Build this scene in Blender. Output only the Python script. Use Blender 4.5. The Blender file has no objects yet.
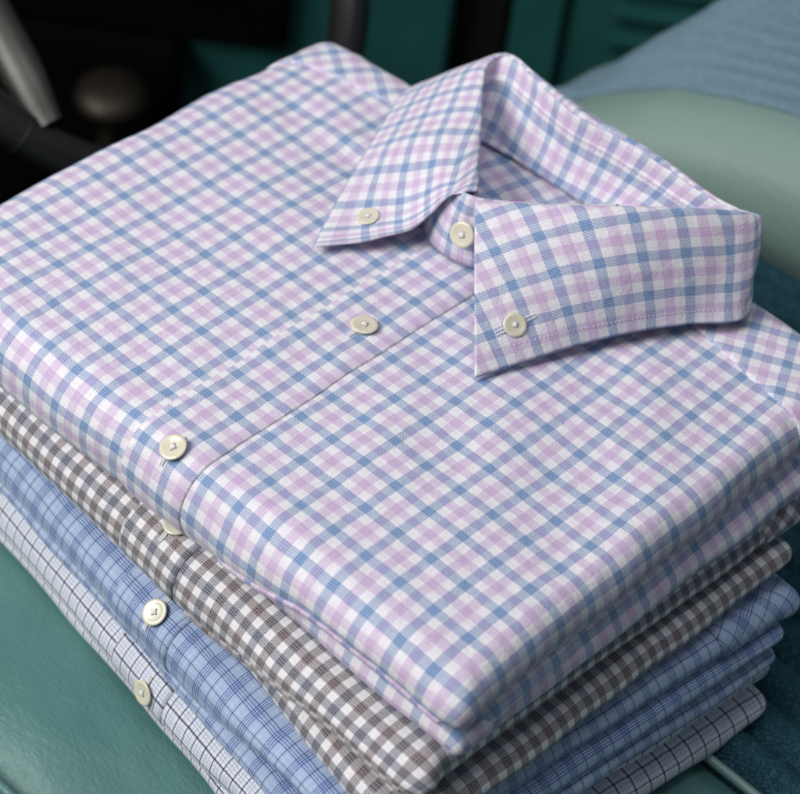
import bpy, bmesh, math, random
from mathutils import Vector, Matrix, noise
random.seed(7)
PI = math.pi
S = 0.01                      # everything below is modelled in centimetres and linked in metres
C = bpy.context.scene.collection
sc = bpy.context.scene

# ------------------------------------------------------------------ camera, world, lamps
cam_d = bpy.data.cameras.new('camera'); cam = bpy.data.objects.new('camera', cam_d); C.objects.link(cam)
R = ((0.7245851150139598, -0.5275478216706729, 0.44347458433458664),
     (0.6819803968853043, 0.45604492889032927, -0.5717742221345566),
     (0.09939390001709691, 0.716740063540432, 0.6902206400504757))
mw = Matrix(R).to_4x4(); mw.translation = Vector((32.399, -30.881, 46.0216)) * S
cam.matrix_world = mw
cam_d.sensor_width = 36; cam_d.lens = 2200 / 800 * 36
cam_d.clip_start = 0.02; cam_d.clip_end = 50
cam_d.dof.use_dof = True; cam_d.dof.focus_distance = 0.655; cam_d.dof.aperture_fstop = 13.0
sc.camera = cam

W = bpy.data.worlds.new('World'); sc.world = W; W.use_nodes = True
bg = W.node_tree.nodes['Background']; bg.inputs[0].default_value = (0.80, 0.84, 0.93, 1); bg.inputs[1].default_value = 0.14

def area(name, loc, target, size, power, color):
    d = bpy.data.lights.new(name, 'AREA'); d.shape = 'RECTANGLE'; d.size, d.size_y = size[0]*S, size[1]*S
    d.energy = power; d.color = color
    o = bpy.data.objects.new(name, d); C.objects.link(o); o.location = Vector(loc)*S
    o.rotation_euler = (Vector(target)-Vector(loc)).to_track_quat('-Z', 'Y').to_euler()
area('windscreen_light', (-46, -70, 78), (0, 6, 0), (75, 60), 14.6, (1.0, 0.968, 0.945))
area('cabin_fill_light', (-6, 8, 120), (-22, 42, -20), (60, 50), 3.6, (0.93, 0.95, 1.0))  # added overhead fill that brightens the dark door and cabin, not a window

sc.view_settings.view_transform = 'Standard'; sc.view_settings.look = 'None'
sc.view_settings.exposure = 0.0; sc.view_settings.gamma = 1
sc.cycles.max_bounces = 8

# ------------------------------------------------------------------ materials
class NT:
    def __init__(s, name):
        s.m = bpy.data.materials.new(name); s.m.use_nodes = True
        s.t = s.m.node_tree; s.b = s.t.nodes['Principled BSDF']
    def n(s, typ, **k):
        x = s.t.nodes.new(typ)
        for a, v in k.items(): setattr(x, a, v)
        return x
    def l(s, a, b): s.t.links.new(a, b)
    def math(s, op, a, b=None, c=None):
        x = s.n('ShaderNodeMath', operation=op)
        for i, v in enumerate((a, b, c)):
            if v is None: continue
            if isinstance(v, (int, float)): x.inputs[i].default_value = v
            else: s.l(v, x.inputs[i])
        return x.outputs[0]
    def ramp(s, fac, stops, interp='CONSTANT'):
        x = s.n('ShaderNodeValToRGB'); r = x.color_ramp; r.interpolation = interp
        while len(r.elements) > 1: r.elements.remove(r.elements[-1])
        r.elements[0].position = stops[0][0]; r.elements[0].color = (*stops[0][1], 1)
        for p, c in stops[1:]:
            e = r.elements.new(p); e.color = (*c, 1)
        s.l(fac, x.inputs[0]); return x.outputs[0]
    def mix(s, fac, a, b, mode='MIX'):
        x = s.n('ShaderNodeMix', data_type='RGBA', blend_type=mode)
        for i, v in ((0, fac), (6, a), (7, b)):
            if isinstance(v, (int, float)): x.inputs[i].default_value = v
            elif isinstance(v, tuple): x.inputs[i].default_value = (*v, 1)
            else: s.l(v, x.inputs[i])
        return x.outputs[2]
    def set(s, **k):
        for a, v in k.items():
            i = s.b.inputs[a.replace('_', ' ')]
            if hasattr(v, 'links') or hasattr(v, 'is_linked'): s.l(v, i)
            elif isinstance(v, tuple): i.default_value = (*v, 1)
            else: i.default_value = v
    def bump(s, h, strength, dist):
        x = s.n('ShaderNodeBump'); x.inputs['Strength'].default_value = strength
        x.inputs['Distance'].default_value = dist; s.l(h, x.inputs['Height']); return x.outputs[0]

def fabric(name, P, stopsU, stopsV, thread=0.0325, twill=False, dark=1.0, PV=None, deep=.22, hatch=.34):
    """woven cloth: warp and weft yarn colours by position, one or the other on top at every thread crossing"""
    t = NT(name)
    uv = t.n('ShaderNodeUVMap', uv_map='UVMap')
    sep = t.n('ShaderNodeSeparateXYZ'); 
    # slight weaving irregularity of the lines
    nz = t.n('ShaderNodeTexNoise'); nz.inputs['Scale'].default_value = 1.3; nz.inputs['Detail'].default_value = 2
    t.l(uv.outputs[0], nz.inputs['Vector'])
    sb = t.n('ShaderNodeVectorMath', operation='SUBTRACT'); t.l(nz.outputs['Color'], sb.inputs[0]); sb.inputs[1].default_value = (.5, .5, .5)
    ml = t.n('ShaderNodeVectorMath', operation='SCALE'); t.l(sb.outputs[0], ml.inputs[0]); ml.inputs['Scale'].default_value = 0.09
    ad = t.n('ShaderNodeVectorMath', operation='ADD'); t.l(uv.outputs[0], ad.inputs[0]); t.l(ml.outputs[0], ad.inputs[1])
    t.l(ad.outputs[0], sep.inputs[0])
    u, v = sep.outputs[0], sep.outputs[1]
    fu = t.math('FRACT', t.math('DIVIDE', u, P)); fv = t.math('FRACT', t.math('DIVIDE', v, PV or P))
    cu = t.ramp(fu, stopsU); cv = t.ramp(fv, stopsV)
    iu = t.math('FLOOR', t.math('DIVIDE', u, thread)); iv = t.math('FLOOR', t.math('DIVIDE', v, thread))
    if twill:
        k = t.math('PINGPONG', t.math('ADD', iu, iv), 2.0)
        k = t.math('GREATER_THAN', t.math('FLOORED_MODULO', t.math('ADD', iu, iv), 4.0), 1.5)
    else:
        k = t.math('GREATER_THAN', t.math('FLOORED_MODULO', t.math('ADD', iu, iv), 2.0), 0.5)
    col = t.mix(k, cu, cv)
    # average part: the eye (and fuzz of the yarn) blends the two yarns
    avg = t.mix(0.5, cu, cv)
    col = t.mix(0.50 if twill else 0.38, col, avg)
    col = t.mix(deep, col, t.mix(1.0, cu, cv, 'DARKEN'))
    # pale yarns laid between the coloured ones
    if hatch:
        p2 = thread*2.3
        g1 = t.math('LESS_THAN', t.math('FRACT', t.math('DIVIDE', u, p2)), .40); g2 = t.math('LESS_THAN', t.math('FRACT', t.math('DIVIDE', v, p2)), .40)
        col = t.mix(t.math('MULTIPLY', t.math('MAXIMUM', g1, g2), hatch), col, (.83, .82, .86))
    # thread-by-thread tone
    wn = t.n('ShaderNodeTexWhiteNoise', noise_dimensions='1D'); t.l(iu, wn.inputs['W'])
    wn2 = t.n('ShaderNodeTexWhiteNoise', noise_dimensions='1D'); t.l(t.math('ADD', iv, 713.0), wn2.inputs['W'])
    w = t.math('ADD', t.math('MULTIPLY', wn.outputs[0], 0.07), t.math('MULTIPLY', wn2.outputs[0], 0.07))
    w = t.math('ADD', w, 0.90 )
    fb = t.n('ShaderNodeTexNoise'); fb.inputs['Scale'].default_value = 14; fb.inputs['Detail'].default_value = 3
    t.l(uv.outputs[0], fb.inputs['Vector'])
    w = t.math('ADD', w, t.math('MULTIPLY', t.math('SUBTRACT', fb.outputs[0], .5), 0.20))
    g = t.n('ShaderNodeCombineColor'); [t.l(t.math('MULTIPLY', w, dark), g.inputs[i]) for i in range(3)]
    col = t.mix(1.0, col, g.outputs[0], 'MULTIPLY')
    # bump: weave plus faint creasing
    hu = t.math('ABSOLUTE', t.math('SINE', t.math('MULTIPLY', u, PI/thread/2)))
    hv = t.math('ABSOLUTE', t.math('SINE', t.math('MULTIPLY', v, PI/thread/2)))
    cr = t.n('ShaderNodeTexNoise'); cr.inputs['Scale'].default_value = 1.1; cr.inputs['Detail'].default_value = 5; cr.inputs['Roughness'].default_value = .6
    cr.inputs['Distortion'].default_value = .6
    t.l(uv.outputs[0], cr.inputs['Vector'])
    b1 = t.bump(t.math('ADD', hu, hv), 0.25, 0.00008)
    x = t.n('ShaderNodeBump'); x.inputs['Strength'].default_value = 0.55; x.inputs['Distance'].default_value = 0.0011
    t.l(cr.outputs[0], x.inputs['Height']); t.l(b1, x.inputs['Normal'])
    t.set(Base_Color=col, Roughness=0.82, Normal=x.outputs[0], Sheen_Weight=0.25, Sheen_Roughness=0.4)
    t.b.inputs['Specular IOR Level'].default_value = 0.22
    return t.m

WH = (.82, .80, .86)
BL = (.060, .205, .46); LV = (.56, .38, .635)
BAND = [(0, BL), (.125, WH), (.375, LV), (.625, WH), (.875, BL)]
M_TOP = fabric('lavender_blue_check_cloth', 1.3, BAND, BAND)
M_COL = fabric('lavender_blue_check_collar_cloth', 1.3, BAND, BAND, thread=0.030, twill=True)
BR = (.105, .064, .064); NG = (.060, .072, .115); W2 = (.80, .79, .81)
BB = [(0, BR), (.13, W2), (.37, NG), (.63, W2), (.87, BR)]
M_BRN = fabric('brown_navy_gingham_cloth', 1.13, BB, BB, thread=0.036, deep=.40, hatch=.24)
G3 = (.34, .46, .66); D3 = (.03, .08, .29); K3 = (.03, .05, .20); G4 = (.66, .74, .88)
def lines(P, base, items):
    """constant colour stops for one repeat of length P; items = (start cm, width cm, colour)"""
    st = [(0, base)]
    for a, w, c in sorted(items): st += [(a/P, c), ((a+w)/P, base)]
    out = []
    for p, c in st:
        if out and abs(out[-1][0]-p) < 1e-4: out[-1] = (p, c)
        else: out.append((p, c))
    return out
GL = lines(1.10, G3, [(.10+.085*k, .050, D3) for k in range(4)]+[(.147+.085*k, .036, G4) for k in range(3)]+[(.76, .040, K3), (.60, .03, G4), (.90, .03, G4)])
M_BLU = fabric('blue_glen_plaid_cloth', 1.10, GL, GL, thread=0.03, deep=.45, hatch=.10)
G5 = (.77, .78, .81); N5 = (.010, .028, .15); F5 = (.36, .46, .68)
WV = lines(.62, G5, [(.05, .075, N5), (.24, .03, F5), (.36, .03, F5), (.48, .03, F5)])
WU = lines(.47, G5, [(.05, .048, N5), (.22, .03, F5), (.34, .03, F5)])
M_GRY = fabric('white_navy_windowpane_cloth', .47, WU, WV, thread=0.03, PV=.62, deep=.60, hatch=0)

def plain(name, col, rough=.5, metal=0, bscale=0, bdist=.0002, mottled=.0, coat=0, spec=.5):
    t = NT(name); tc = t.n('ShaderNodeTexCoord')
    c = col
    if mottled:
        nz = t.n('ShaderNodeTexNoise'); nz.inputs['Scale'].default_value = 30; nz.inputs['Detail'].default_value = 6
        t.l(tc.outputs['Object'], nz.inputs['Vector'])
        c = t.mix(nz.outputs[0], tuple(x*(1-mottled) for x in col), tuple(min(1, x*(1+mottled)) for x in col))
    t.set(Base_Color=c, Roughness=rough, Metallic=metal)
    t.b.inputs['Coat Weight'].default_value = coat; t.b.inputs['Specular IOR Level'].default_value = spec
    if bscale:
        nb = t.n('ShaderNodeTexNoise'); nb.inputs['Scale'].default_value = bscale; nb.inputs['Detail'].default_value = 4
        t.l(tc.outputs['Object'], nb.inputs['Vector']); t.set(Normal=t.bump(nb.outputs[0], .6, bdist))
    return t.m

def vinyl(name, col, col2, rough=.42):
    t = NT(name); tc = t.n('ShaderNodeTexCoord')
    mp = t.n('ShaderNodeMapping'); mp.inputs['Rotation'].default_value = (0, 0, .25); mp.inputs['Scale'].default_value = (1, 1.9, 1)
    t.l(tc.outputs['Object'], mp.inputs['Vector'])
    nz = t.n('ShaderNodeTexNoise'); nz.inputs['Scale'].default_value = 9; nz.inputs['Detail'].default_value = 5
    t.l(mp.outputs[0], nz.inputs['Vector'])
    c = t.mix(nz.outputs[0], col, col2)
    # leather-like grain: warped cells
    wv = t.n('ShaderNodeTexNoise'); wv.inputs['Scale'].default_value = 160; wv.inputs['Detail'].default_value = 3
    t.l(mp.outputs[0], wv.inputs['Vector'])
    sc_ = t.n('ShaderNodeVectorMath', operation='SCALE'); t.l(wv.outputs['Color'], sc_.inputs[0]); sc_.inputs['Scale'].default_value = .006
    ad = t.n('ShaderNodeVectorMath', operation='ADD'); t.l(mp.outputs[0], ad.inputs[0]); t.l(sc_.outputs[0], ad.inputs[1])
    vo = t.n('ShaderNodeTexVoronoi', feature='SMOOTH_F1'); vo.inputs['Scale'].default_value = 520; t.l(ad.outputs[0], vo.inputs['Vector'])
    w2 = t.n('ShaderNodeTexNoise'); w2.inputs['Scale'].default_value = 240; w2.inputs['Detail'].default_value = 4; w2.inputs['Distortion'].default_value = .7
    w2.inputs['Roughness'].default_value = .6
    t.l(mp.outputs[0], w2.inputs['Vector'])
    b1 = t.n('ShaderNodeBump'); b1.inputs['Strength'].default_value = .48; b1.inputs['Distance'].default_value = .0009; t.l(w2.outputs[0], b1.inputs['Height'])
    b2 = t.n('ShaderNodeBump'); b2.inputs['Strength'].default_value = .3; b2.inputs['Distance'].default_value = .0003
    t.l(vo.outputs[0], b2.inputs['Height']); t.l(b1.outputs[0], b2.inputs['Normal'])
    t.set(Base_Color=c, Roughness=rough, Normal=b2.outputs[0])
    t.b.inputs['Specular IOR Level'].default_value = .4
    return t.m
M_VIN = vinyl('teal_vinyl', (.055, .165, .155), (.112, .250, .230), .44)
M_VIN_LIT = vinyl('teal_vinyl_lit', (.23, .345, .305), (.27, .385, .335), .5)  # paler copy of the teal vinyl, with the light on the backrest in its colour

def tweed(name, a, b, c, scale=520):
    t = NT(name); tc = t.n('ShaderNodeTexCoord')
    vo = t.n('ShaderNodeTexVoronoi'); vo.inputs['Scale'].default_value = scale; t.l(tc.outputs['Object'], vo.inputs['Vector'])
    sp = t.n('ShaderNodeSeparateColor'); t.l(vo.outputs['Color'], sp.inputs[0])
    col = t.ramp(sp.outputs[0], [(0, a), (.45, b), (.8, c)])
    mp = t.n('ShaderNodeMapping'); mp.inputs['Scale'].default_value = (12, 260, 120); t.l(tc.outputs['Object'], mp.inputs['Vector'])
    st = t.n('ShaderNodeTexNoise'); st.inputs['Scale'].default_value = 1; st.inputs['Detail'].default_value = 3; t.l(mp.outputs[0], st.inputs['Vector'])
    col = t.mix(t.math('MULTIPLY', st.outputs[0], .7), col, b)
    t.set(Base_Color=col, Roughness=.9, Normal=t.bump(vo.outputs['Distance'], .8, .0006)); t.b.inputs['Specular IOR Level'].default_value = .15
    return t.m
M_RIB = tweed('dark_teal_ribbed_upholstery', (.012, .05, .07), (.03, .105, .14), (.07, .18, .235), 1700)
M_DEN = tweed('blue_woven_upholstery', (.15, .25, .32), (.19, .31, .385), (.27, .39, .46), 1500)
M_PIPE = plain('pale_teal_piping', (.20, .33, .31), .35, spec=.6)
M_PAINT = plain('teal_car_paint', (.015, .095, .088), .45, bscale=60, mottled=.35)
M_PAINT2 = plain('worn_teal_paint', (.018, .115, .104), .5, bscale=60, mottled=.3)
M_BLACK = plain('black_rubber', (.006, .006, .007), .6)
M_DARK = plain('footwell_shade', (.0012, .0015, .0015), 1.0, mottled=.5, spec=.05)  # near-black colour stands in for the shade of the footwell
M_RIM = plain('black_bakelite', (.011, .011, .012), .34, spec=.55, bscale=300, bdist=.00003)
M_STEEL = plain('worn_steel', (.055, .058, .05), .42, metal=.5, bscale=110, bdist=.0004, mottled=.45)
M_BRASS = plain('dark_aged_metal', (.04, .034, .026), .5, metal=.8, mottled=.5, bscale=80)
M_GREY = plain('rim_highlight_grey', (.12, .125, .115), .4, mottled=.3)  # colour of the painted highlight on the wheel rim
M_THREAD = plain('white_thread', (.80, .79, .80), .8, spec=.2)
M_LTHREAD = plain('lilac_thread', (.82, .78, .86), .8, spec=.2)
M_HOLE = plain('button_hole_shadow', (.10, .085, .05), .8)

def button_mat():
    t = NT('pearl_button'); tc = t.n('ShaderNodeTexCoord')
    nz = t.n('ShaderNodeTexNoise'); nz.inputs['Scale'].default_value = 160; nz.inputs['Distortion'].default_value = 2; t.l(tc.outputs['Object'], nz.inputs['Vector'])
    c = t.mix(nz.outputs[0], (.68, .635, .47), (.79, .755, .61))
    t.set(Base_Color=c, Roughness=.22, Subsurface_Weight=.5, Subsurface_Scale=.002)
    t.b.inputs['Subsurface Radius'].default_value = (1, .9, .6); t.b.inputs['Coat Weight'].default_value = .3
    t.b.inputs['Coat Roughness'].default_value = .1
    return t.m
M_BTN = button_mat()

# ------------------------------------------------------------------ object helpers
def tag(o, label=None, cat=None, group=None, kind=None):
    if label: o['label'] = label
    if cat: o['category'] = cat
    if group: o['group'] = group
    if kind: o['kind'] = kind
    return o
def thing(name, label, cat, group=None, loc=(0, 0, 0)):
    o = bpy.data.objects.new(name, None); C.objects.link(o); o.location = Vector(loc)*S; o.empty_display_size = .02
    return tag(o, label, cat, group)
def link(name, me, mat, parent=None, smooth=True):
    if mat: me.materials.append(mat)
    if smooth: me.polygons.foreach_set('use_smooth', [True]*len(me.polygons))
    o = bpy.data.objects.new(name, me); C.objects.link(o)
    if parent:
        o.parent = parent
        bl = Vector((0, 0, 0)); p = parent
        while p: bl += p.location; p = p.parent
        o.location = -bl            # child meshes are modelled in world coordinates
    return o
def mesh(name, verts, faces, mat, parent=None, uvs=None, smooth=True, auto=None):
    me = bpy.data.meshes.new(name); me.from_pydata([Vector(v)*S for v in verts], [], faces)
    if uvs is not None:
        l = me.uv_layers.new(name='UVMap'); 
        l.data.foreach_set('uv', [c for lp in me.loops for c in uvs[lp.vertex_index]])
    me.update()
    o = link(name, me, mat, parent, smooth)
    if auto:
        me.set_sharp_from_angle(angle=auto)
    return o
def tubes(name, paths, mat, parent=None, seg=8, closed=False):
    """several tubes in one mesh; each path = list of (point, radius)"""
    V, F = [], []
    for path in paths:
        base = len(V); n = len(path)
        pts = [Vector(p) for p, r in path]
        for i, (p, r) in enumerate(path):
            if closed: tg = pts[(i+1) % n]-pts[i-1]
            else: tg = pts[min(n-1, i+1)]-pts[max(0, i-1)]
            tg.normalize()
            a = tg.orthogonal() if i == 0 else (a - tg*a.dot(tg))
            a.normalize(); b = tg.cross(a)
            for k in range(seg):
                an = 2*PI*k/seg; V.append(pts[i] + (a*math.cos(an)+b*math.sin(an))*r)
        m = n if closed else n-1
        for i in range(m):
            for k in range(seg):
                j = (i+1) % n
                F.append((base+i*seg+k, base+i*seg+(k+1) % seg, base+j*seg+(k+1) % seg, base+j*seg+k))
        if not closed:
            F.append(tuple(base+k for k in range(seg))[::-1]); F.append(tuple(base+(n-1)*seg+k for k in range(seg)))
    return mesh(name, V, F, mat, parent)
def lerp(a, b, t): return a+(b-a)*t
def sstep(a, b, x):
    t = max(0, min(1, (x-a)/(b-a))); return t*t*(3-2*t)
def crom(P, t):
    """Catmull-Rom through list of tuples, t in 0..1"""
    n = len(P)-1; x = max(0, min(.999999, t))*n; i = int(x); f = x-i
    p = [Vector(P[max(0, min(n, i+k))]) for k in (-1, 0, 1, 2)]
    return .5*((2*p[1])+(p[2]-p[0])*f+(2*p[0]-5*p[1]+4*p[2]-p[3])*f*f+(3*p[1]-p[0]-3*p[2]+p[3])*f*f*f)

# ------------------------------------------------------------------ folded cloth pad
class Pad:
    """a cloth-covered folded layer: flat on top, rolling over all four sides. (u, v) are cloth coordinates in cm."""
    def __init__(s, x0, x1, y0, y1, h, bx=1.2, bf=1.5, bb=1.0, z=0, ang=0, piv=(-11.85, 0), pf=4.0, pb=2.6, amp=.10, seed=0, bl=None, extra=None):
        s.x0, s.x1, s.y0, s.y1 = x0, x1, y0, y1
        s.h = h if callable(h) else (lambda x, y: h)
        s.br = bx; s.bl = bl or bx; s.bf = bf; s.bb = bb; s.z = z; s.ang = ang; s.piv = piv
        s.pf, s.pb, s.amp, s.seed, s.extra = pf, pb, amp, seed, extra
    def L(s, b, h): return PI*math.sqrt((b*b+h*h/4)/2)
    def pos(s, u, v, off=0):
        if off:
            return s.pos(u, v) + s.nrm(u, v)*off
        cx = min(max(u, s.x0+s.bl), s.x1-s.br); cy = min(max(v, s.y0+s.bf), s.y1-s.bb)
        du, dv = u-cx, v-cy
        x, y, z = cx, cy, 0
        if du or dv:
            p = s.pf if dv <= 0 else s.pb
            d = (abs(du)**p+abs(dv)**p)**(1/p); e = math.hypot(du, dv)
            bx = s.br if du > 0 else s.bl; by = s.bf if dv < 0 else s.bb
            b = math.sqrt((bx*du)**2+(by*dv)**2)/e
            h = s.h(u, v); th = min(PI, PI*d/s.L(b, h))
            x += b*math.sin(th)*du/d; y += b*math.sin(th)*dv/d
            z = -h/2*(1-math.cos(th))
        # soft cloth unevenness, fading at nothing
        q = Vector((x/5.5+s.seed*7.3, y/5.5, z/4+s.seed))
        n1 = noise.noise(q); n2 = noise.noise(q*2.7+Vector((9, 3, 1))); n3 = noise.noise(Vector((x/1.1, y/1.1, z/.9+s.seed*3)))
        z += s.amp*(n1*1.2+n2*.45)+s.amp*.12*n3
        k = .06+.5*s.amp
        if du: x += k*(noise.noise(Vector((y/2.6, z/1.2, s.seed*5.1)))) * min(1, abs(du))
        if dv: y += k*(noise.noise(Vector((x/3.0, z/1.2, s.seed*2.3+4)))) * min(1, abs(dv))
        if s.extra: x, y, z = s.extra(x, y, z, u, v)
        ca, sa = math.cos(s.ang), math.sin(s.ang)
        dx, dy = x-s.piv[0], y-s.piv[1]
        return Vector((s.piv[0]+dx*ca-dy*sa, s.piv[1]+dx*sa+dy*ca, z+s.z))
    def nrm(s, u, v):
        e = .04
        a = s.pos(u+e, v)-s.pos(u-e, v); b = s.pos(u, v+e)-s.pos(u, v-e)
        n = a.cross(b); return n.normalized() if n.length > 1e-9 else Vector((0, 0, 1))
    def vfront(s, deg, u=0):
        """cloth coordinate v where the front roll has turned by deg"""
        return s.y0+s.bf-s.L(s.bf, s.h(u, 0))*deg/180
    def uright(s, deg, v=8):
        return s.x1-s.br+s.L(s.br, s.h(s.x1, v))*deg/180
    def build(s, name, mat, parent, uvf=None, step=.16, lim=(-99, 99, -99, 99)):
        Lm = max(s.L(max(s.br, s.bl), s.h(s.x1, 5)), s.L(max(s.br, s.bl), s.h(s.x0, 5)))
        Lf = max(s.L(s.bf, s.h(s.x0, 0)), s.L(s.bf, s.h(s.x1, 0))); Lb = s.L(s.bb, s.h(0, s.y1))
        def axis(a, ia, ib, b):
            out = []
            for p, q, st in ((a, ia, step*.8), (ia, ib, step*1.5), (ib, b, step*.8)):
                n = max(2, int((q-p)/st)); out += [lerp(p, q, i/n) for i in range(n)]
            return out+[b]
        U = axis(s.x0+s.bl-Lm*1.0, s.x0+s.bl, s.x1-s.br, s.x1-s.br+Lm)
        Vv = axis(s.y0+s.bf-Lf*1.0, s.y0+s.bf, s.y1-s.bb, s.y1-s.bb+Lb)
        vs = []; uvs = []; ok = []
        for v in Vv:
            for u in U:
                vs.append(s.pos(u, v)); uvs.append(uvf(u, v) if uvf else (u, v))
                cx = min(max(u, s.x0+s.bl), s.x1-s.br); cy = min(max(v, s.y0+s.bf), s.y1-s.bb)
                p = s.pf if v < cy else s.pb
                d = (abs(u-cx)**p+abs(v-cy)**p)**(1/p) if (u != cx or v != cy) else 0
                h = s.h(u, v)
                ok.append(d < 1.06*s.L(max(s.br, s.bf) if d else 1, h))
        n = len(U); F = []
        for j in range(len(Vv)-1):
            for i in range(n-1):
                q = (j*n+i, j*n+i+1, (j+1)*n+i+1, (j+1)*n+i)
                if any(ok[k] for k in q): F.append(q)
        return mesh(name, vs, F, mat, parent, uvs)
    def overlay(s, name, uvpos, nu, nv, off, mat, parent, uvf, edge=.10):
        """a strip of cloth lying on the pad, thin but with turned-down edges; uvpos(a,b) gives cloth coords for a,b in 0..1"""
        vs, uvs = [], []
        A = [0, .0001]+[i/nu for i in range(1, nu)]+[.9999, 1]; B = [0, .0001]+[i/nv for i in range(1, nv)]+[.9999, 1]
        for b in B:
            for a in A:
                u, v = uvpos(a, b)
                o = off if (0 < a < 1 and 0 < b < 1) else -.03
                if 0 < a < 1 and 0 < b < 1:
                    # pillow the edge slightly
                    m = min(a*nu, (1-a)*nu, b*nv, (1-b)*nv)
                    o = off*(.62+.38*min(1, m/1.5))
                vs.append(s.pos(u, v, o)); uvs.append(uvf(u, v))
        n = len(A); F = [(j*n+i, j*n+i+1, (j+1)*n+i+1, (j+1)*n+i) for j in range(len(B)-1) for i in range(n-1)]
        return mesh(name, vs, F, mat, parent, uvs)

# ------------------------------------------------------------------ small shirt parts
def frame_from(n, updir):
    n = n.normalized(); x = updir - n*updir.dot(n); x.normalize(); return x, n.cross(x), n
def button(parent, p, n, along, r=.5, twist=0.0, hole_dir=True, thread=M_THREAD):
    """four-hole shirt button lying at p with normal n; its threads are a sub-part"""
    x, y, z = frame_from(n, along)
    prof = [(0, .10), (.10, .10), (.30, .105), (.50, .12), (.60, .125), (.68, .14), (.77, .155), (.86, .155), (.95, .13), (1.0, .085), (.99, .05), (.90, 0.0), (0, 0)]
    seg = 40; V = []; F = []
    for i, (a, h) in enumerate(prof):
        for k in range(seg):
            an = 2*PI*k/seg; V.append(p + (x*math.cos(an)+y*math.sin(an))*a*r + z*(h*r*1.05+.03))
    for i in range(len(prof)-1):
        for k in range(seg):
            F.append((i*seg+k, i*seg+(k+1) % seg, (i+1)*seg+(k+1) % seg, (i+1)*seg+k)[::-1])
    b = mesh('button', V, F, M_BTN, parent)
    V = []; F = []
    hr = .22*r
    for q in range(4):
        an = twist+PI/4+q*PI/2; c = p+(x*math.cos(an)+y*math.sin(an))*hr+z*(.105*r*1.05+.043)
        o = len(V); V.append(c)
        for k in range(12):
            a2 = 2*PI*k/12; V.append(c+(x*math.cos(a2)+y*math.sin(a2))*.085*r)
        F += [(o, o+1+k, o+1+(k+1) % 12) for k in range(12)]
    mesh('button_holes', V, F, M_HOLE, b, smooth=False)
    paths = []
    for q in range(2):
        an = twist+PI/4+q*PI/2
        for w in (-.05, 0, .05):
            sd = (x*math.cos(an+PI/2)+y*math.sin(an+PI/2))*w*r*1.2
            d = (x*math.cos(an)+y*math.sin(an))
            base = p+z*(.11*r*1.05+.035)+sd
            paths.append([(base-d*hr*1.12, .035*r), (base-d*hr*.7+z*.022, .042*r), (base+z*(.036+.008*q), .045*r), (base+d*hr*.7+z*.022, .042*r), (base+d*hr*1.12, .035*r)])
    tubes('button_thread', paths, thread, b, 6)
    return b
def buttonhole(pad, parent, u, v, l0, l1, off=.09, vertical=True, mat=M_LTHREAD, ang=0):
    """satin-stitched buttonhole: two rows of tiny stitches and a slit, on the cloth of a pad"""
    paths = []
    n = int((l1-l0)/.035)
    for i in range(n):
        w = lerp(l0, l1, i/n)
        for sgn in (-1, 1):
            a0, a1 = .008*sgn, (.060+.03*random.random())*sgn
            def P(a, o):
                uu, vv = (u+a, v+w) if vertical else (u+w, v+a)
                return pad.pos(uu, vv, off+o)
            paths.append([(P(a0, -.01), .022), (P((a0+a1)/2, .004), .026), (P(a1, -.02), .02)])
    return tubes('buttonhole', paths, mat, parent, 5)
def stitches(pad, parent, f, n, off, mat=M_LTHREAD, r=.017, name='stitching'):
    """a running row of stitches; f(t) -> cloth coords"""
    paths = []
    for i in range(n):
        t0, t1 = i/n, (i+.62)/n
        pts = [pad.pos(*f(lerp(t0, t1, k/2)), off+(-0.006 if k == 1 else -.018)) for k in range(3)]
        paths.append([(p, r) for p in pts])
    return tubes(name, paths, mat, parent, 5)

# ================================================================== TOP SHIRT
top = thing('folded_shirt', 'lavender and blue checked dress shirt with button-down collar, folded on top of the shirt stack', 'shirt', 'folded shirts in the stack', (0, 9, -3.4))
hA = lambda x, y: lerp(3.05, 1.9, sstep(1.0, 7.5, x))
def exA(x, y, z, u, v):
    # gentle valleys beside the placket and a sag towards the neck
    z += .10*math.exp(-((x-4)/3.5)**2-((y-8)/5)**2) - .10*math.exp(-((x-1.5)/1.2)**2)*sstep(4, 10, y)
    z += .07*math.sin((x*.8+y*.55)*1.5)*sstep(2, 7, x)*sstep(3, 8, y)*(1-sstep(13, 17, y))
    # creases fanning from under the collar points
    z += .13*math.exp(-((x*.35-(y-15.6)*.9+2.1)/.5)**2)*sstep(-11, -8, x)*(1-sstep(-6, -4, x))
    z -= .12*math.exp(-((y-14.2+x*.05)/.8)**2)*sstep(-12, -9, x)*(1-sstep(-6, -3, x))
    # small pressed creases: by the collar, below the shoulder seams, along the placket and where the cloth turns over
    def ridge_(a, b, k): return max(0, 1-abs(noise.noise(Vector((a, b, k))))*5)**2
    m = .35+.65*max(sstep(9, 14, y), math.exp(-((x-.2)/2.2)**2), sstep(3.5, .5, y), sstep(8, 11, x))
    z += m*(.035*ridge_(x*.20+y*.11, y*.34-x*.10, 2.2)+.028*ridge_(x*.5-y*.2, y*.26+x*.13, 8.1))
    z -= .45*sstep(-9.5, -13, x)*sstep(13, 20, y)
    return x, y, z
A = Pad(-12.75, 11.95, -.15, 19.6, hA, bx=.95, bl=1.4, bf=1.35, bb=1.0, pf=5.0, pb=2.4, amp=.13, seed=1, extra=exA)
uvR = lambda u, v: (u-.20+.05*math.sin(v*.5), v-1.13+.65)
uvL = lambda u, v: (u+.62, v-.13+.65)
def uvA(u, v): return uvR(u, v) if u > -.2 else uvL(u, v)
fp = A.build('front_panel', M_TOP, top, uvA, step=.12)
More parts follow.
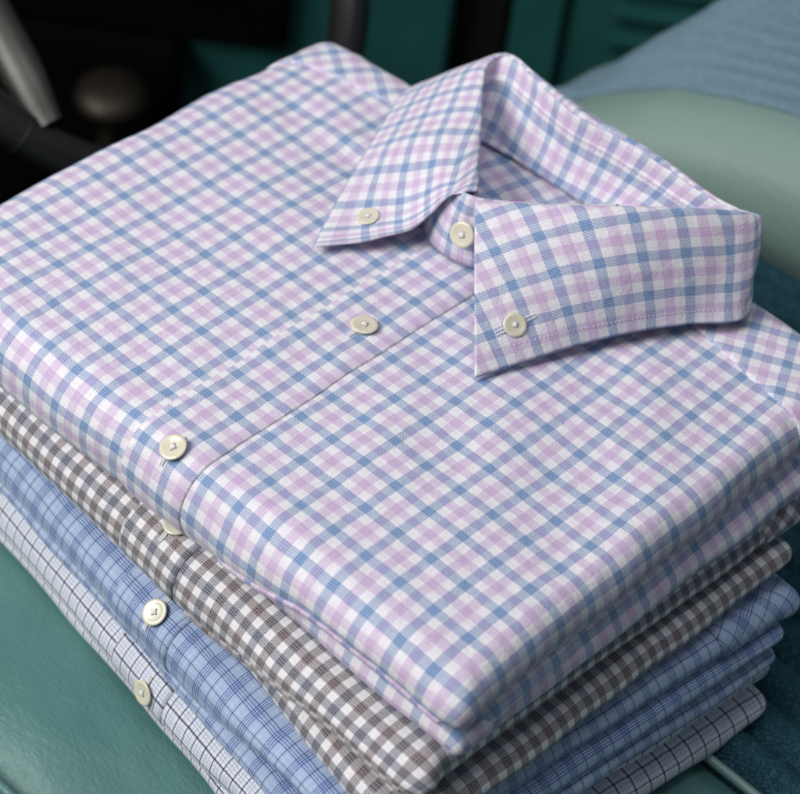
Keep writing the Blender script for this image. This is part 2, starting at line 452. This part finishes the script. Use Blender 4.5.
# back and side folds below
Bk = Pad(-11.2, 12.1, .75, 18.6, lambda x, y: 1.15, bx=.7, bf=.7, z=-1.78, ang=math.radians(-1.6), pf=5, amp=.10, seed=4)
Bk.build('back_panel', M_TOP, top, lambda u, v: (u*.96+v*.05+.4, v+.3))
Sl = Pad(2.0, 12.1, 1.3, 18.4, lambda x, y: 1.0, bx=.58, bf=.5, z=-1.5, pf=3.2, amp=.09, seed=6)
Sl.build('sleeve_fold', M_TOP, top, lambda u, v: (u+.9, v-.3))
# folded hem lip on the right half of the front
def lip(pad, u0, u1, d0, d1, off=.10, nu=60):
    def f(a, b):
        u = lerp(u0, u1, a)
        k = min(1, a*3)
        return u, pad.vfront(lerp(d1, d0, b)-(1-k)*-12, u)
    return f
A.overlay('hem', lip(A, 2.6, 11.75, 104, 126), 70, 5, .10, M_TOP, top, lambda u, v: (u-.1, .66+v*.02))
# button placket
PLV0 = A.vfront(152, 0)
def plk(a, b):
    v = lerp(PLV0, 13.6, b)
    return lerp(-1.50, 1.12, a)+.03*math.sin(v*1.7)*(1 if a < .5 else .6), v
A.overlay('placket', plk, 18, 120, .038, M_TOP, top, lambda u, v: (u-.20, v-1.13+.82))
for (u, v, r, tw) in ((-.02, 8.62, .44, .2), (-.05, .62, .43, .9)):
    n = A.nrm(u, v); p = A.pos(u, v, .10)
    button(top, p, n, Vector((1, .2, 0)), r, tw)
    buttonhole(A, top, u-.06, v, -.64, .55, .06)
# yokes
def yoke_fn(u0, u1, s0, s1):
    def f(a, b):
        u = lerp(u0, u1, a); seam = lerp(s0, s1, max(0, min(1, a)))
        return u, lerp(seam+.05*math.sin(u), 21.6, b)
    return f
def rotuv(an, du, dv): 
    c, s_ = math.cos(an), math.sin(an)
    return lambda u, v: (u*c-v*s_+du, u*s_+v*c+dv)
A.overlay('yoke', yoke_fn(5.6, 15.0, 16.9, 15.4), 200, 40, .075, M_TOP, top, rotuv(-.45, .3, .2))
A.overlay('yoke', yoke_fn(-15.0, -5.2, 16.3, 18.3), 90, 36, .09, M_TOP, top, rotuv(.62, .1, .5))
# inner yoke seen through the neck
A.overlay('inner_yoke', lambda a, b: (lerp(-5, 4.2, a), lerp(15.4, 18.9, b)), 30, 16, .42, M_TOP, top, rotuv(.25, .4, .1))

# ---- collar ---------------------------------------------------------------
# stations round the neck: fold line F, outer edge O, base of the stand B
F_ = [(.10, 13.17, 3.0), (1.99, 14.25, 3.45), (3.83, 15.66, 3.8), (5.33, 17.31, 3.8), (6.30, 18.60, 3.6), (6.78, 19.45, 3.25), (5.7, 19.12, 3.2),
      (4.55, 19.09, 3.2), (2.97, 19.21, 3.2), (1.06, 19.25, 3.2), (-.39, 19.08, 3.2), (-1.65, 19.25, 3.2), (-3.04, 19.66, 3.15), (-4.0, 19.96, 3.1),
      (-4.55, 19.85, 3.0), (-4.58, 19.12, 2.9), (-3.95, 18.25, 2.7), (-2.8, 16.95, 2.5), (-1.68, 15.57, 2.6), (-.16, 13.78, 2.8)]
O_ = [(3.99, 9.31, .33), (4.65, 11.39, .36), (5.27, 13.09, .42), (6.05, 14.73, .5), (6.92, 16.17, .55), (7.95, 17.80, .6), (6.7, 19.6, .8),
      (5.2, 20.3, .5), (3.6, 21.0, .3), (1.5, 21.2, .3), (-1.0, 21.8, .3), (-3.0, 21.8, .3), (-4.7, 21.0, .3), (-6.2, 20.3, .3),
      (-7.3, 19.2, .35), (-7.35, 18.3, .4), (-6.95, 17.2, .42), (-5.98, 15.0, .38), (-4.95, 12.6, .34), (-3.56, 9.85, .35)]
B_ = [(.3, 13.45, .15), (1.6, 13.8, .15), (3.0, 14.6, .2), (4.2, 15.8, .3), (4.9, 16.9, .4), (5.0, 17.8, .5), (4.2, 18.1, .55),
      (3.2, 18.2, .6), (2.0, 18.2, .6), (.8, 18.2, .6), (-.4, 18.2, .6), (-1.4, 18.2, .6), (-2.6, 18.15, .6), (-3.4, 18.05, .6),
      (-3.9, 17.7, .55), (-3.9, 17.2, .5), (-3.6, 16.6, .4), (-3.0, 15.6, .3), (-2.4, 14.6, .2), (-1.5, 13.35, .15)]
NS = len(F_)
# how far each leaf station bulges away from the straight line between fold and outer edge
BU = [.10, .16, .2, .22, .2, .10, .0, .1, .2, .2, .2, .2, .1, .0, .0, .05, .15, .25, .2, .0]
FRONT_L = [(-3.56, 9.85, .35), (-2.68, 11.14, .45), (-2.24, 11.86, .60), (-1.73, 12.48, .9), (-1.38, 12.96, 1.5), (-.99, 13.12, 2.3), (-.55, 13.26, 2.75), (-.16, 13.78, 2.8)]
NT_, NW = 200, 22
def leaf_pt(t, w):
    """w: 0 outer edge -> 1 fold"""
    F = crom(F_, t); O = crom(O_, t); bu = crom([(b, 0, 0) for b in BU], t)[0]
    p = O.lerp(F, w)
    side = crom(F_, min(1, t+.01))-crom(F_, max(0, t-.01))
    n = (F-O).cross(side); n = n.normalized() if n.length else Vector((0, 0, 1))
    if n.z < 0: n = -n
    p += n*bu*4*w*(1-w)*(.6+.8*w)
    if t > .90:
        k = sstep(.90, 1.0, t); q = crom(FRONT_L, w); p = p.lerp(q, k)
    p.z += .05*noise.noise(Vector((p.x*.9, p.y*.9, 3)))*w
    return p
arcF, arcO = [0.0], [0.0]
for i in range(1, NT_+1):
    arcF.append(arcF[-1]+(crom(F_, i/NT_)-crom(F_, (i-1)/NT_)).length)
    arcO.append(arcO[-1]+(crom(O_, i/NT_)-crom(O_, (i-1)/NT_)).length)
def tab(T, t):
    x = max(0, min(NT_-1e-6, t*NT_)); i = int(x); return lerp(T[i], T[i+1], x-i)
T5 = 5/19; T15 = 15/19
def grain(t, w):
    """cloth coordinates on the collar leaf: the grain follows the outer edge"""
    F = crom(F_, t); O = crom(O_, t)
    tn = crom(O_, min(1, t+.03))-crom(O_, max(0, t-.03)); tn.normalize()
    d = F-O; c1 = d.dot(tn); c2 = math.sqrt(max(0, d.length_squared-c1*c1))*1.04
    u0 = tab(arcO, t)
    if T5 < t < T15:      # round the back the grain is carried by the fold line
        k = (t-T5)/(T15-T5)
        u0 = lerp(tab(arcO, T5), tab(arcO, T15), k)
    g = lerp(1.0, 1.2, sstep(T15-.12, T15+.05, t))    # the left leaf is eased round a tighter roll
    return ((u0-tab(arcO, T15))*g + tab(arcO, T15) + w*c1*g + .25, w*c2*g + .10)
def grid_obj(name, fn, nu, nv, mat, parent, thick=None):
    vs, uvs = [], []
    for j in range(nv+1):
        for i in range(nu+1):
            p, q = fn(i/nu, j/nv); vs.append(p); uvs.append(q)
    n = nu+1; F = [(j*n+i, j*n+i+1, (j+1)*n+i+1, (j+1)*n+i) for j in range(nv) for i in range(nu)]
    o = mesh(name, vs, F, mat, parent, uvs)
    if thick:
        m = o.modifiers.new('thickness', 'SOLIDIFY'); m.thickness = thick*S; m.offset = 0; m.use_even_offset = False
    return o
def leaf(a, b):
    t = a; w = b
    F = crom(F_, t); p = leaf_pt(t, w*.965)
    # round over the fold
    if w > .86:
        k = (w-.86)/.14
        q = leaf_pt(t, .86*.965); bt = crom(B_, t); inn = (bt-F); inn.normalize()
        end = F + inn*.22
        p = (q*(1-k)**2 + (F+Vector((0, 0, .03)))*2*k*(1-k) + end*k*k)
    return p, grain(t, w if w <= .86 else .86+.14*(1-(1-(w-.86)/.14)**2)+.05*(w-.86)/.14)
collar = grid_obj('collar', leaf, 260, 34, M_COL, top, .075)
def band(a, b):
    t = lerp(.0, 1, a); F = crom(F_, t); B = crom(B_, t)
    inn = (B-F).normalized(); st = F+inn*.18
    p = st.lerp(B, b)
    side = crom(F_, min(1, t+.01))-crom(F_, max(0, t-.01)); n = inn.cross(side).normalized()
    p += n*(.12*math.sin(b*PI)+.05*noise.noise(Vector((a*30, b*3, 1))))
    return p, (tab(arcF, t)+.3, -(p-F).length)
inner = grid_obj('collar_band', band, 240, 16, M_TOP, top, .06)
# raised fold of cloth along the top and the foot of the band, with stitches
def ridge(name, b0, b1, rr, mat, t0=.28, t1=.80):
    V = []
    return grid_obj(name, lambda a, b: ((lambda q: (q[0]+Vector((.02, -.10, .04))*math.sin(b*PI), q[1]))(band(lerp(t0, t1, a), lerp(b0, b1, b)))), 150, 4, mat, top)
ridge('band_seam', .22, .30, .05, M_TOP)
ridge('band_foot', .93, 1.0, .05, M_TOP)
def run(paths_fn, n, parent, r=.010, mat=M_LTHREAD):
    paths = []
    for i in range(n):
        a = [paths_fn((i+.62*k/2)/n) for k in range(3)]
        paths.append([(p, r) for p in a])
    return tubes('stitching', paths, mat, parent, 5)
up = Vector((.30, -.44, .45)).normalized()
run(lambda t: band(lerp(.30, .78, t), .30)[0]+Vector((.03, -.09, .05)), 60, inner)
run(lambda t: band(lerp(.30, .78, t), .88)[0]+Vector((.03, -.06, .05)), 60, inner)
# edge stitching of the leaves, half a centimetre in from the edge
def leaf_n(t, w):
    a = leaf_pt(min(1, t+.004), w)-leaf_pt(max(0, t-.004), w); b = leaf_pt(t, min(.97, w+.02))-leaf_pt(t, max(0, w-.02))
    n = a.cross(b).normalized(); 
    return n if n.dot(up) > 0 else -n
run(lambda t: leaf_pt(lerp(.03, .30, t), .12)+leaf_n(lerp(.03, .30, t), .12)*.042, 66, collar)
run(lambda t: leaf_pt(lerp(.025, .025, t), lerp(.12, .86, t))+leaf_n(.025, lerp(.12, .86, t))*.042, 36, collar)
run(lambda t: leaf_pt(lerp(.76, .965, t), .12)+leaf_n(lerp(.76, .965, t), .12)*.042, 56, collar)
# collar buttons at the points
def leaf_button(t, w, r, tw, ddir):
    p = leaf_pt(t, w); n = leaf_n(t, w)
    b = button(top, p+n*.03, n, Vector((1, .2, 0)), r, tw)
    x, y, z = frame_from(n, ddir); paths = []
    for i in range(26):
        a = -.72+i*.055
        for sg in (-1, 1):
            c = p+x*a+z*.045; paths.append([(c+y*.012*sg, .015), (c+y*.05*sg+z*.02, .018), (c+y*(.085+.02*random.random())*sg, .014)])
    tubes('buttonhole', paths, M_LTHREAD, collar, 5)
leaf_button(.035, .235, .38, .3, Vector((-.5, -.9, -.5)))
leaf_button(.955, .20, .38, .0, Vector((1, .7, 0)))
# collar stand front with the top button
ST_B = [(-3.6, 15.1, .2), (-2.4, 13.9, .2), (-1.45, 13.22, .18), (-.5, 13.12, .15), (.5, 13.4, .15), (2.2, 14.2, .2), (4.0, 15.6, .3)]
ST_T = [(-3.2, 16.2, 2.2), (-2.0, 14.9, 2.3), (-1.05, 13.75, 2.55), (-.35, 13.35, 2.75), (.35, 13.65, 2.8), (1.9, 14.6, 3.1), (3.6, 16.0, 3.4)]
def stand(a, b):
    B = crom(ST_B, a); T = crom(ST_T, a); p = B.lerp(T, b)+Vector((-.1, -.5, 0)).normalized()*.12*math.sin(b*PI)
    return p, (a*7.5+.25, (p-B).length+.5)
stnd = grid_obj('collar_stand', stand, 50, 16, M_COL, top, .09)
pb = Vector((.02, 13.0, 1.5)); button(top, pb+Vector((-.02, -.03, 0)), Vector((.18, -.95, .42)), Vector((1, 0, 0)), .43, .5)

# ================================================================== LOWER SHIRTS
def lower(label, mat, z, H, ang, seed, layers, uv, btn, pl, hr=.5, bf=1.35, lips=None, x1=12.0, y0=-.1, y1=18.5, ysm=None, threadm=M_THREAD):
    th = thing('folded_shirt', label, 'shirt', 'folded shirts in the stack', (0, 9, z-H))
    hf = lambda x, y: lerp(H, H*hr, sstep(2.5, 9, x))
    P_ = Pad(-12.4, x1, y0, y1, hf, bx=min(1.2, H*hr*.62), bl=1.2, bf=bf, z=z, ang=ang, pf=4.5, amp=.09, seed=seed)
    P_.build('front_panel', mat, th, uv, step=.17)
    drag = .8 if mat is M_BRN else .25      # the under layer is dragged forward towards the near corner
    for (nm, x0, xx1, y0, y1, zz, hh, sd, du) in layers:
        L_ = Pad(x0, xx1, y0, y1, lambda x, y, hh=hh, y1=y1: hh*(1-.42*sstep(y1-3.2, y1, y)), bx=hh*.62, bf=hh*.7, bb=hh*.8, z=z+zz, ang=ang, pf=3.5, pb=2.2, amp=.15, seed=sd,
                 extra=lambda x, y, z, u, v: (x, y-drag*sstep(3, 11, x)*sstep(4, 0, y), z-.2*drag*sstep(6, 12, x)*sstep(4, 0, y)))
        L_.build(nm, mat, th, lambda u, v, du=du: (u+du, v+du*.7), step=.17)
    v0 = P_.vfront(165, 0)
    P_.overlay('placket', lambda a, b: (lerp(pl[0], pl[1], a)+.03*math.sin(b*9), lerp(v0, 6, b)), 14, 60, .05, mat, th, lambda u, v: (uv(u, v)[0]+.13, uv(u, v)[1]+.21))
    u, dg = btn; v = P_.vfront(dg, u)
    button(th, P_.pos(u, v, .09), P_.nrm(u, v), Vector((1, .2, 0)), .43, seed*.7, thread=threadm)
    buttonhole(P_, th, u-.04, v, -.66, .58, .07, mat=threadm)
    if ysm:      # shoulder yoke folded over the far right end
        P_.overlay('yoke', lambda a, b: (lerp(7, 15.5, a), lerp(ysm+.06*math.sin(a*20), y1+3, b)), 50, 30, .09, mat, th, rotuv(-.5, .2, .1))
    if lips: P_.overlay('hem', lip(P_, lips[0], 11.4, lips[1], lips[2]), 60, 4, .09, mat, th, lambda u, v: (uv(u, v)[0]+.2, .02+v*.02))
    return th, P_
lower('brown and grey-navy gingham shirt, folded, second from the top of the stack', M_BRN, -2.85, 2.4, math.radians(-3.5), 2,
      [('back_panel', -11.4, 12.3, .45, 16.8, -1.22, 1.13, 12, .3)], lambda u, v: (u+.2, v+.1), (.35, 12), (-1.15, 1.45), lips=(2.0, 98, 120), y0=.15, x1=11.7, y1=19.5, ysm=15.6)
lower('light blue plaid shirt with dark blue line groups, folded, third from the top', M_BLU, -5.3, 2.4, math.radians(-7), 3,
      [('sleeve_fold', -2, 12.4, 1.0, 17.2, -.86, .80, 13, .2), ('back_panel', -11.4, 12.6, .5, 16.9, -1.6, .80, 14, .5)], lambda u, v: (u+.1, v+.2), (.85, 41), (-.9, 1.9), hr=.36, y0=.45, y1=18.0, ysm=14.3)
lower('white shirt with navy windowpane grid, folded, lowest in the stack on the teal seat', M_GRY, -7.7, 2.4, math.radians(-8), 5,
      [('back_panel', -11.4, 12.7, .55, 17.2, -1.22, 1.18, 15, .2)], lambda u, v: (u+.1, v+.2), (1.2, 76), (-.7, 2.1), hr=.52, y0=.5, y1=17.8)

# ================================================================== CAR SEAT
seat = thing('car_bench_seat', 'old teal vinyl car bench seat with ribbed blue fabric inserts under the shirt stack', 'car seat', None, (0, 10, -30))
def seat_h(x, y):
    z = -10.1
    z += .55*noise.noise(Vector((x/8, y/6, 2)))+.16*noise.noise(Vector((x/3, y/2.2, 5)))+.03*noise.noise(Vector((x*.9, y*1.4, 5)))
    z -= 1.1*math.exp(-((x+9.0)/2.6)**2-((y+3.2)/1.6)**2)      # hollow in the vinyl
    z -= .5*math.exp(-((y+5.95)/.8)**2) + .35*math.exp(-((y-10.95)/.6)**2)
    if y < -16: z -= ((y+16)/6)**2*1.5
    return z
def sheet(name, x0, x1, y0, y1, nx, ny, hf, mat, parent, depth=9):
    vs = []; F = []
    for j in range(ny+1):
        for i in range(nx+1):
            x, y = lerp(x0, x1, i/nx), lerp(y0, y1, j/ny); vs.append((x, y, hf(x, y)))
    n = nx+1
    F = [(j*n+i, j*n+i+1, (j+1)*n+i+1, (j+1)*n+i) for j in range(ny) for i in range(nx)]
    ring = [i for i in range(n)]+[j*n+nx for j in range(1, ny+1)]+[ny*n+i for i in range(nx-1, -1, -1)]+[j*n for j in range(ny-1, 0, -1)]
    o = len(vs); vs += [(vs[k][0], vs[k][1], -10.1-depth) for k in ring]; m = len(ring)
    F += [(ring[(k+1) % m], ring[k], o+k, o+(k+1) % m) for k in range(m)] + [tuple(o+k for k in range(m))[::-1]]
    return mesh(name, vs, F, mat, parent, auto=math.radians(50))
sheet('front_cushion', -14.5, 45, -22, -6.0, 150, 50, seat_h, M_VIN, seat)
sheet('seat_cushion', -14.5, 45, -5.9, 10.9, 240, 90, seat_h, M_VIN, seat)
sheet('ribbed_insert', -12.5, 45, 11.0, 33.4, 60, 280, lambda x, y: seat_h(x, y)-.05+.48*abs(math.sin((y-11)*PI/1.75))**.7, M_RIB, seat)
for yy in (-6.2, 10.95):
    tubes('piping', [[((x, yy+.03*math.sin(x*1.3), seat_h(x, yy)+.32+(.1 if yy > 0 else .15)), .17) for x in [-14+i*.8 for i in range(74)]]], M_PIPE if yy > 0 else M_VIN, seat, 12)
# backrest
def H1(x): return crom([(-14, -11.6, 0), (-12, -10.8, 0), (-10.9, -9.8, 0), (-9, -8.4, 0), (-7, -7.3, 0), (-4.1, -6.3, 0), (-1.3, -5.3, 0), (4, -4.2, 0), (12, -3.5, 0), (45, -3, 0)], 0)[1]
def interp(T, x):
    if x <= T[0][0]: return T[0][1]
    for (a, b), (c, d) in zip(T, T[1:]):
        if x <= c:
            t = (x-a)/(c-a); return lerp(b, d, t)
    return T[-1][1]
T1 = [(-13.5, -11.5), (-12, -10.8), (-10.9, -9.8), (-9, -8.5), (-7, -7.25), (-4.1, -6.15), (-1.3, -5.3), (4, -4.3), (12, -3.6), (45, -3)]
T2 = [(-13.5, -11.6), (-12.4, -10.6), (-10.6, -8.2), (-9, -6.3), (-7.3, -4.0), (-4, .4), (0, 5.5), (6, 12), (12, 16), (45, 18)]
def back_pt(x, k, part):
    h1 = interp(T1, x); h2 = interp(T2, x)
    if part == 0:
        P = [(32.85, -11.6), (32.65, -10.3), (32.2, lerp(-10.2, h1, .30)), (32.8, lerp(-10.2, h1, .72)), (34.4, lerp(-10.2, h1, .96)), (36.0, h1-.12)]
    else:
        P = [(36.0, h1-.12), (36.5, h1+.12), (37.2, lerp(h1, h2, .35)), (38.0, lerp(h1, h2, .75)), (39.2, h2), (41.0, h2-.4), (44, h2-1.2), (46, min(h2-3, -8)), (46.2, -20)]
    q = crom([(a, b, 0) for a, b in P], k)
    if part == 1:
        r = .09*abs(math.sin((q[1]-h1)*PI/.62))**.6*sstep(.02, .06, k); return (x, q[0]-r*.7, q[1]+r*.7)
    return (x, q[0], q[1])
def strip(name, part, mat, nk):
    xs = [-13.5+58.5*(i/140)**1.5 for i in range(141)]; vs = []; uv = []
    for x in xs:
        for k in range(nk+1): vs.append(back_pt(x, k/nk, part))
    n = nk+1; F = [((i+1)*n+k, (i+1)*n+k+1, i*n+k+1, i*n+k) for i in range(140) for k in range(nk)]
    F += [tuple(range(n))[::-1]]
    return mesh(name, vs, F, mat, seat)
strip('backrest_bolster', 0, M_VIN_LIT, 24)
strip('backrest_insert', 1, M_DEN, 260)
tubes('piping', [[(Vector(back_pt(x, 1, 0))+Vector((0, -.05, .12)), .17) for x in [-13+i*.8 for i in range(70)]]], M_DEN, seat, 10)

# ================================================================== CAR INTERIOR BEHIND
e = Vector((.79, .613, 0)); nn = Vector((.613, -.79, 0)); Q = Vector((-20.65, 50, 0))
def boxm(name, a0, a1, z0, z1, d0, d1, mat, parent, bev=.25):
    """box in the door's own frame: a along the door, d towards the cabin"""
    bm = bmesh.new(); vs = []
    for a in (a0, a1):
        for d in (d0, d1):
            for z in (z0, z1): vs.append(bm.verts.new((Q+e*a+nn*d+Vector((0, 0, z)))*S))
    for f in ((0, 1, 3, 2), (4, 6, 7, 5), (0, 4, 5, 1), (2, 3, 7, 6), (0, 2, 6, 4), (1, 5, 7, 3)): bm.faces.new([vs[i] for i in f])
    bmesh.ops.recalc_face_normals(bm, faces=bm.faces)
    bmesh.ops.bevel(bm, geom=bm.edges[:], offset=bev*S, segments=2, affect='EDGES')
    me = bpy.data.meshes.new(name); bm.to_mesh(me); bm.free()
    return link(name, me, mat, parent, smooth=False)
cabin = thing('car_cabin', 'dark cabin wall behind the seat, teal painted door panel with pressed ribs', 'car cabin', None, (-20.65, 50, -45))
door = boxm('door_panel', -23, -7.6, -46, 12, -1.5, 0, M_PAINT, cabin)
boxm('door_edge', -4.6, -1.9, -46, 12, -1.2, .3, M_PAINT2, door)
boxm('door_seal', -7.5, -4.7, -46, 12, -3, -1.6, M_BLACK, door)
boxm('ribbed_panel', -1.8, 22, -46, 12, -1.5, -.3, M_PAINT2, door)
for i in range(16):
    boxm('pressed_rib', .4, 21, -24+i*1.7, -23.1+i*1.7, -.28, .25, M_PAINT2, door, .2)
boxm('dash_underside', -60, -16.1, -21.3, 14, .2, 1.2, M_DARK, cabin)  # near-black slab painted as the shade below the dash
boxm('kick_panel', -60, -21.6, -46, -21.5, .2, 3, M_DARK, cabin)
# knob
kn = thing('control_knob', 'dark rounded metal knob on a short stem beyond the steering wheel', 'knob', None, (-35.9, 30.1, -27))
def lathe(name, c, prof, mat, parent, ax=Vector((0, 0, 1)), seg=36):
    x = ax.orthogonal().normalized(); y = ax.cross(x); V = []
    for a, h in prof:
        for k in range(seg):
            an = 2*PI*k/seg; V.append(Vector(c)+(x*math.cos(an)+y*math.sin(an))*a+ax*h)
    F = [(i*seg+k, i*seg+(k+1) % seg, (i+1)*seg+(k+1) % seg, (i+1)*seg+k) for i in range(len(prof)-1) for k in range(seg)]
    return mesh(name, V, F, mat, parent)
axk = Vector((.1, -.1, 1)).normalized()
lathe('knob_ball', (-35.9, 30.1, -21.8), [(0, .95), (.7, .92), (1.4, .75), (1.85, .4), (1.95, 0), (1.7, -.45), (1.3, -.95), (.8, -1.3), (.62, -1.5), (.6, -1.6)], M_BRASS, kn, axk)
lathe('knob_stem', (-35.9, 30.1, -21.8), [(.55, -1.4), (.5, -2.2), (.75, -2.8), (.8, -3.4), (.4, -3.8), (.4, -22)], M_BRASS, kn, axk)
# steering wheel
wh = thing('steering_wheel', 'black steering wheel rim with a worn steel spoke, left of the shirts', 'steering wheel', None, (-25.6, 21.4, -3.3))
ctr = Vector((-25.588, 21.360, -3.337)); RW = 10.84; an_ = Vector((.5926, .0406, .8045)).normalized()
ax1 = (Vector((-21.559, 11.608, -5.812))-ctr).normalized(); ax2 = an_.cross(ax1)
wp = lambda t, r=RW: ctr+(ax1*math.cos(t)+ax2*math.sin(t))*r
tubes('wheel_rim', [[(wp(2*PI*k/140), .86) for k in range(140)]], M_RIM, wh, 28, closed=True)
tubes('rim_highlight', [[(wp(2*PI*k/140, RW+.55)+an_*.68, .16) for k in range(70, 130)]], M_GREY, wh, 12)  # thin pale tube standing in for a highlight along the rim's outer edge
for da in (.10, .37):
    lathe('rim_joint', wp(da), [(.80, -.05), (.885, -.04), (.885, .04), (.80, .05)], M_BLACK, wh, (-ax1*math.sin(da)+ax2*math.cos(da)))
s0, s1, s2 = Vector((-20.2, 12.85, -6.0)), Vector((-21.9, 13.2, -5.0)), Vector((-30.3, 15.2, -1.9))
V = []; F = []
vw = Vector((.443, -.572, .690)); wd = (s2-s0).cross(vw).normalized()
for i in range(30):
    t = i/29; c = s0*(1-t)**2+s1*2*t*(1-t)+s2*t*t; w = lerp(.62, .92, sstep(0, .45, t)); d = lerp(.35, .7, sstep(0, .5, t))
    for k in range(20):
        a = 2*PI*k/20; V.append(c+wd*w*math.cos(a)+vw*d*math.sin(a))
for i in range(29):
    for k in range(20): F.append((i*20+k, i*20+(k+1) % 20, (i+1)*20+(k+1) % 20, (i+1)*20+k))
mesh('wheel_spoke', V, F, M_STEEL, wh)

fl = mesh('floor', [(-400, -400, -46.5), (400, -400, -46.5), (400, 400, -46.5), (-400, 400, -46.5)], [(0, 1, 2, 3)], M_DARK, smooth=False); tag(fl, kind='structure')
